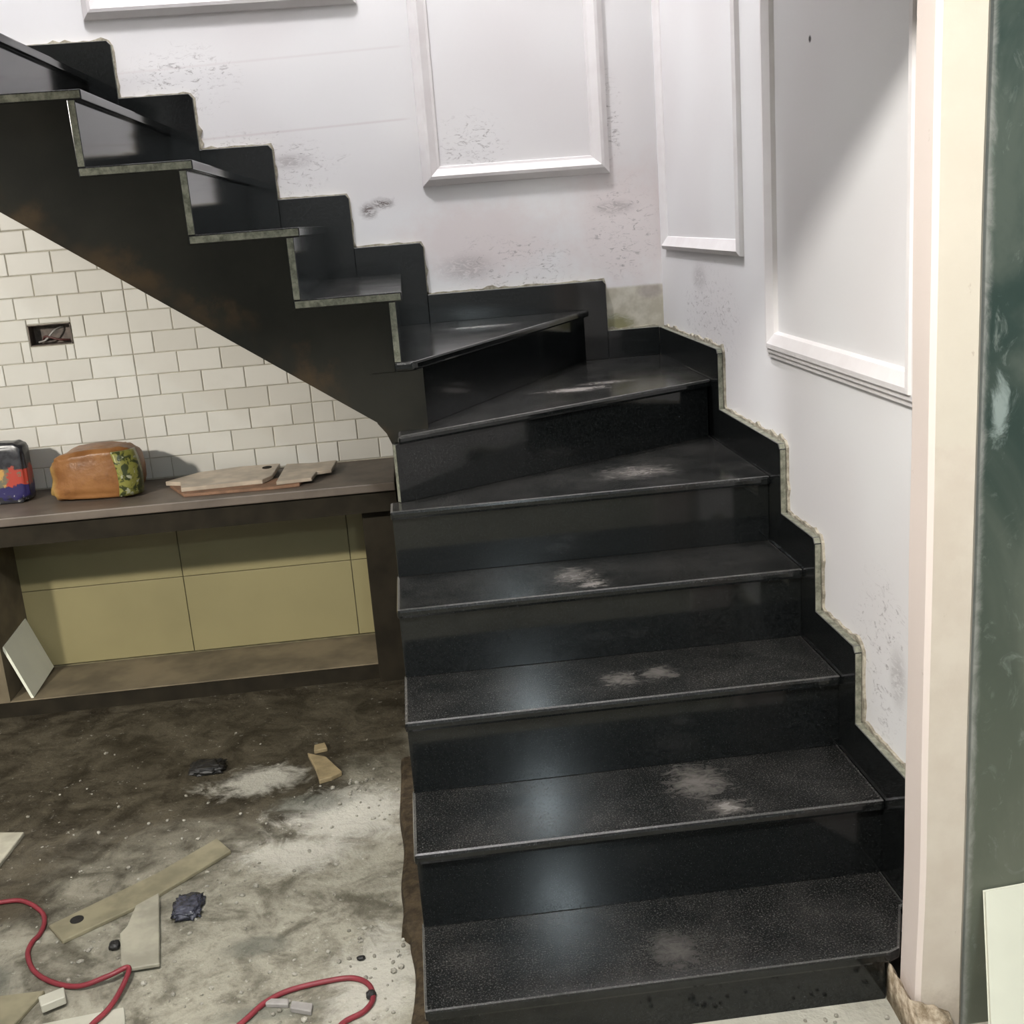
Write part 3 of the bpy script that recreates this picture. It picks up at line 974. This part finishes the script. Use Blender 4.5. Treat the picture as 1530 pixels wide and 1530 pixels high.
offcut('plank_offcut', [(-0.735, 1.965), (-0.66, 1.800), (-0.37, 1.790), (-0.30, 1.800), (-0.29, 1.88), (-0.60, 1.99)], CZ, 0.010, M['brick'],
       'thin reddish plank lying on the counter under the marble offcuts', 'plank')
mo = offcut('marble_offcut', [(-0.745, 1.955), (-0.690, 1.925), (-0.672, 1.832), (-0.420, 1.845), (-0.395, 1.90), (-0.388, 2.085), (-0.52, 2.095), (-0.655, 2.06)], CZ + 0.010, 0.014, M['marble'],
            'largest pinkish marble offcut with a dark spot lying on the counter', 'offcut')
bm = bmesh.new()
bmesh.ops.create_circle(bm, cap_ends=True, segments=14, radius=0.016)
ex = bmesh.ops.extrude_face_region(bm, geom=bm.faces[:])
bmesh.ops.translate(bm, verts=[v for v in ex['geom'] if isinstance(v, bmesh.types.BMVert)], vec=(0, 0, 0.003))
bmesh.ops.scale(bm, verts=bm.verts, vec=(1.0, 1.3, 1))
bmesh.ops.translate(bm, verts=bm.verts, vec=(0.135, 0.07, 0.0125))
dk = finish('dark_spot', bm, M['slab_dark'])
dk.parent = mo
offcut('marble_offcut', [(-0.372, 1.80), (-0.262, 1.815), (-0.252, 1.90), (-0.205, 1.915), (-0.196, 2.06), (-0.27, 2.05), (-0.366, 2.075)], CZ + 0.0105, 0.012, M['marble'],
       'smaller notched marble offcut lying beside the stairs end of the counter', 'offcut')

# tile piece leaning under the counter
bm = bmesh.new()
q0 = [(-1.314, 2.100, 0.308), (-1.314, 1.868, 0.293), (-1.245, 1.853, 0.1135), (-1.245, 2.085, 0.1285)]
nv = (Vector(q0[1]) - Vector(q0[0])).cross(Vector(q0[3]) - Vector(q0[0])).normalized() * 0.009
a = [bm.verts.new(v) for v in q0]; b = [bm.verts.new(Vector(v) - nv) for v in q0]
bm.faces.new(a); bm.faces.new(b[::-1])
for i in range(4): bm.faces.new((a[i], b[i], b[(i + 1) % 4], a[(i + 1) % 4]))
o = finish('leaning_tile', bm, M['leanboard'])
tag(o, 'pale tile tipped on its corner on the ledge under the counter', 'tile')

# ------------------------------------------------------------------ debris on the floor
bd = offcut('wooden_board', [(-0.836, 0.579), (-0.787, 0.512), (-0.628, 0.632), (-0.466, 0.812), (-0.511, 0.880), (-0.634, 0.745)], FZ, 0.010, M['board'],
            'long pale wooden board lying diagonally across the floor', 'board')
bm = bmesh.new()
bmesh.ops.create_circle(bm, cap_ends=True, segments=16, radius=0.015)
ex = bmesh.ops.extrude_face_region(bm, geom=bm.faces[:])
bmesh.ops.translate(bm, verts=[v for v in ex['geom'] if isinstance(v, bmesh.types.BMVert)], vec=(0, 0, 0.003))
bmesh.ops.translate(bm, verts=bm.verts, vec=(-0.776 + 0.6437, 0.587 - 0.6933, 0.0085))
kn = finish('knot', bm, M['black']); kn.parent = bd
offcut('tile_offcut', [(-0.604, 0.640), (-0.551, 0.377), (-0.627, 0.372), (-0.660, 0.500), (-0.650, 0.525), (-0.648, 0.60)], FZ + 0.0105, 0.009, M['offcut'],
       'cream tile offcut resting its end on the long pale board', 'offcut', tilt=(0.02, 0, 0))
offcut('tile_offcut', [(-1.16, 1.05), (-1.026, 1.022), (-1.040, 0.865), (-1.17, 0.84)], FZ, 0.012, M['offcut'],
       'cream tile offcut cut off by the left edge of the picture', 'offcut')
offcut('floor_panel', [(-0.98, 0.345), (-0.775, 0.345), (-0.805, 0.250), (-1.0, 0.20)], FZ, 0.010, M['board'],
       'pale board corner lying in the bottom left corner', 'board')
box_w = offcut('white_block', [(-0.772, 0.300), (-0.728, 0.322), (-0.716, 0.290), (-0.757, 0.268)], FZ + 0.0105, 0.018, M['white'],
               'small white block lying beside the red cable', 'block')
offcut('white_sheet', [(-0.790, 0.238), (-0.598, 0.262), (-0.570, 0.160), (-0.78, 0.13)], FZ, 0.008, M['white'],
       'white sheet lying flat at the bottom edge under the red cable', 'sheet')
offcut('beige_fragment', [(-0.318, 1.300), (-0.262, 1.262), (-0.212, 1.160), (-0.240, 1.135), (-0.272, 1.122), (-0.288, 1.20)], FZ, 0.014, M['beige'],
       'angular beige fragment lying on the floor near the stairs', 'fragment')
offcut('beige_fragment', [(-0.302, 1.352), (-0.272, 1.362), (-0.262, 1.322), (-0.300, 1.312)], FZ, 0.012, M['beige'],
       'tiny beige fragment behind the larger beige one', 'fragment')
offcut('grey_stick', [(-0.318, 0.232), (-0.272, 0.222), (-0.270, 0.204), (-0.316, 0.214)], FZ, 0.010, M['grey'],
       'short grey stick lying within the right loop of red cable, left one', 'stick')
offcut('grey_stick', [(-0.264, 0.212), (-0.222, 0.196), (-0.224, 0.172), (-0.266, 0.190)], FZ, 0.012, M['grey'],
       'short grey stick lying within the right loop of red cable, right one', 'stick')
pl = blobby('plastic_wrapper', -0.530, 0.585, FZ, 0.062, 0.085, 0.022, M['plastic_dark'], 0.6, 0.35, 3.5, 5)
tag(pl, 'crumpled dark blue plastic wrapper beside the tile offcut', 'wrapper')
rg = blobby('black_rag', -0.600, 1.285, FZ, 0.095, 0.070, 0.022, M['black'], 0.6, 0.4, 3.0, 8)
tag(rg, 'crumpled black rag on the dark floor before the counter', 'rag')
rs = blobby('dark_pebble', -0.667, 0.475, FZ, 0.024, 0.026, 0.016, M['black'], 0.8, 0.2, 2, 2)
tag(rs, 'dark pebble lying between the board and the tile offcut', 'pebble')
rs = blobby('dark_pebble', -0.110, 0.205, FZ, 0.020, 0.020, 0.014, M['black'], 0.8, 0.2, 2, 9)
tag(rs, 'dark pebble touching the right loop of red cable', 'pebble')
rs = blobby('dark_pebble', -0.134, 0.329, FZ, 0.018, 0.012, 0.008, M['black'], 0.8, 0.2, 2, 7)
tag(rs, 'small dark pebble on the pale floor above the right cable loop', 'pebble')

zc = FZ + 0.0062
cb1 = [(-1.72, 0.30), (-1.50, 0.46), (-1.28, 0.62), (-1.10, 0.69), (-0.984, 0.704), (-0.929, 0.698), (-0.873, 0.646), (-0.852, 0.602), (-0.848, 0.556), (-0.856, 0.525), (-0.852, 0.482), (-0.819, 0.419), (-0.767, 0.372), (-0.706, 0.343), (-0.647, 0.348), (-0.609, 0.362), (-0.612, 0.305)]
cz1 = [zc] * 12 + [zc, zc + 0.004, zc + 0.016, zc + 0.020, zc + 0.012]
cpts = [(x, y, z) for (x, y), z in zip(cb1, cz1)] + [(-0.625, 0.25, zc + 0.009), (-0.650, 0.20, zc + 0.009), (-0.69, 0.10, zc), (-0.80, -0.05, zc), (-1.02, -0.12, zc), (-1.30, -0.02, zc)]
o = tube('red_cable', cpts, 0.0055, M['cable'])
tag(o, 'red cable snaking over the floor at the lower left', 'cable')
cpts = [(-0.52, -0.35), (-0.55, -0.12), (-0.48, 0.02), (-0.40, 0.12), (-0.353, 0.175), (-0.319, 0.221), (-0.277, 0.249), (-0.212, 0.263), (-0.152, 0.265), (-0.117, 0.240), (-0.106, 0.196), (-0.122, 0.159), (-0.17, 0.12), (-0.19, 0.0), (-0.10, -0.16), (-0.14, -0.40)]
o = tube('red_cable', [(x, y, zc) for x, y in cpts], 0.0055, M['cable'])
tag(o, 'red cable lying in a loop beside the bottom step', 'cable')

# rubble crumbs: nobody could count them
bm = bmesh.new()
spots = [(-0.20, 1.08, 0.10, 0.08, 70), (-0.08, 0.30, 0.07, 0.16, 90), (-0.10, 0.95, 0.07, 0.10, 30), (-0.35, 0.75, 0.2, 0.12, 45),
         (-0.55, 0.55, 0.4, 0.35, 120), (-0.35, 0.30, 0.25, 0.12, 60), (-0.7, 1.0, 0.45, 0.4, 90), (0.6, -0.06, 0.28, 0.05, 60), (-0.9, 0.35, 0.2, 0.2, 40)]
for cx, cy, sx, sy, n in spots:
    for _ in range(n // 2):
        x, y = rnd.gauss(cx, sx * 0.6), rnd.gauss(cy, sy * 0.6)
        if x > -0.045 and y > 0.0 or y > 1.8: continue
        if x > 0.84: continue
        r = rnd.uniform(0.002, 0.0055) * (1.5 if rnd.random() < 0.06 else 1)
        m = Matrix.Translation((x, y, FZ + r * 0.5)) @ Matrix.Rotation(rnd.uniform(0, 6.3), 4, 'Z') @ Matrix.Diagonal((r * rnd.uniform(0.8, 1.7), r, r * 0.8, 1))
        bmesh.ops.create_icosphere(bm, subdivisions=1, radius=1.0, matrix=m)
o = finish('rubble_crumbs', bm, M['stone'])
tag(o, 'pale plaster crumbs and grit scattered over the floor', 'rubble', kind='stuff')

# ------------------------------------------------------------------ board leaning against the green wall
bm = bmesh.new()
q0 = [(0.945, -0.205, FZ), (0.982, -0.090, 0.335), (1.40, -0.090, 0.36), (1.365, -0.205, FZ)]
nv = (Vector(q0[1]) - Vector(q0[0])).cross(Vector(q0[3]) - Vector(q0[0])).normalized() * 0.010
if nv.y < 0: nv = -nv
a = [bm.verts.new(v) for v in q0]; b = [bm.verts.new(Vector(v) + nv) for v in q0]
bm.faces.new(a[::-1]); bm.faces.new(b)
for i in range(4): bm.faces.new((a[i], b[i], b[(i + 1) % 4], a[(i + 1) % 4]))
o = finish('leaning_board', bm, M['leanboard'], bevel=0.0015, seg=1)
tag(o, 'off-white board leaning against the dark green wall', 'board')

# ------------------------------------------------------------------ lamps
for x, y, z, w, r, c, lab in LAMPS:
    top = 5.0 if z > 3 else CEIL
    lr = empty('bulb_lamp', (x, y, top))
    tag(lr, lab, 'lamp')
    tube('cord', [(x, y, top), (x, y, (top + z + 0.13) / 2), (x, y, z + r + 0.05)], 0.004, M['black'], lr)
    bm = bmesh.new()
    bmesh.ops.create_cone(bm, cap_ends=True, segments=16, radius1=0.022, radius2=0.016, depth=0.05, matrix=Matrix.Translation((x, y, z + r + 0.03)))
    finish('socket', bm, M['white'], lr)
    work = x < -1.5
    ld = bpy.data.lights.new('bulb', 'SPOT' if work else 'POINT')
    ld.energy = w; ld.color = c; ld.shadow_soft_size = r
    lo = bpy.data.objects.new('bulb', ld)
    link(lo, lr)
    lo.location = (0, 0, z - top)
    if work:  # narrow cone and shade added to keep this lamp off the right wall
        aim = Vector((-0.95, YB, 0.50)) - Vector((x, y, z))
        ld.spot_size = math.radians(66); ld.spot_blend = 1.0
        q = aim.to_track_quat('-Z', 'Y')
        lo.rotation_euler = q.to_euler()
        bm = bmesh.new()
        prof = [(0.03, 0.10), (0.05, 0.09), (0.10, 0.02), (0.125, -0.05), (0.121, -0.05), (0.096, 0.02), (0.047, 0.085), (0.03, 0.095)]
        rg_ = [[bm.verts.new(Vector((x, y, z)) + q @ Vector((a * math.cos(t), a * math.sin(t), h))) for a, h in prof] for t in [2 * math.pi * k / 28 for k in range(28)]]
        for a, b in zip(rg_, rg_[1:] + rg_[:1]):
            for k in range(len(prof)):
                bm.faces.new((a[k], b[k], b[(k + 1) % len(prof)], a[(k + 1) % len(prof)]))
        finish('shade', bm, M['grey'], lr, smooth=True)
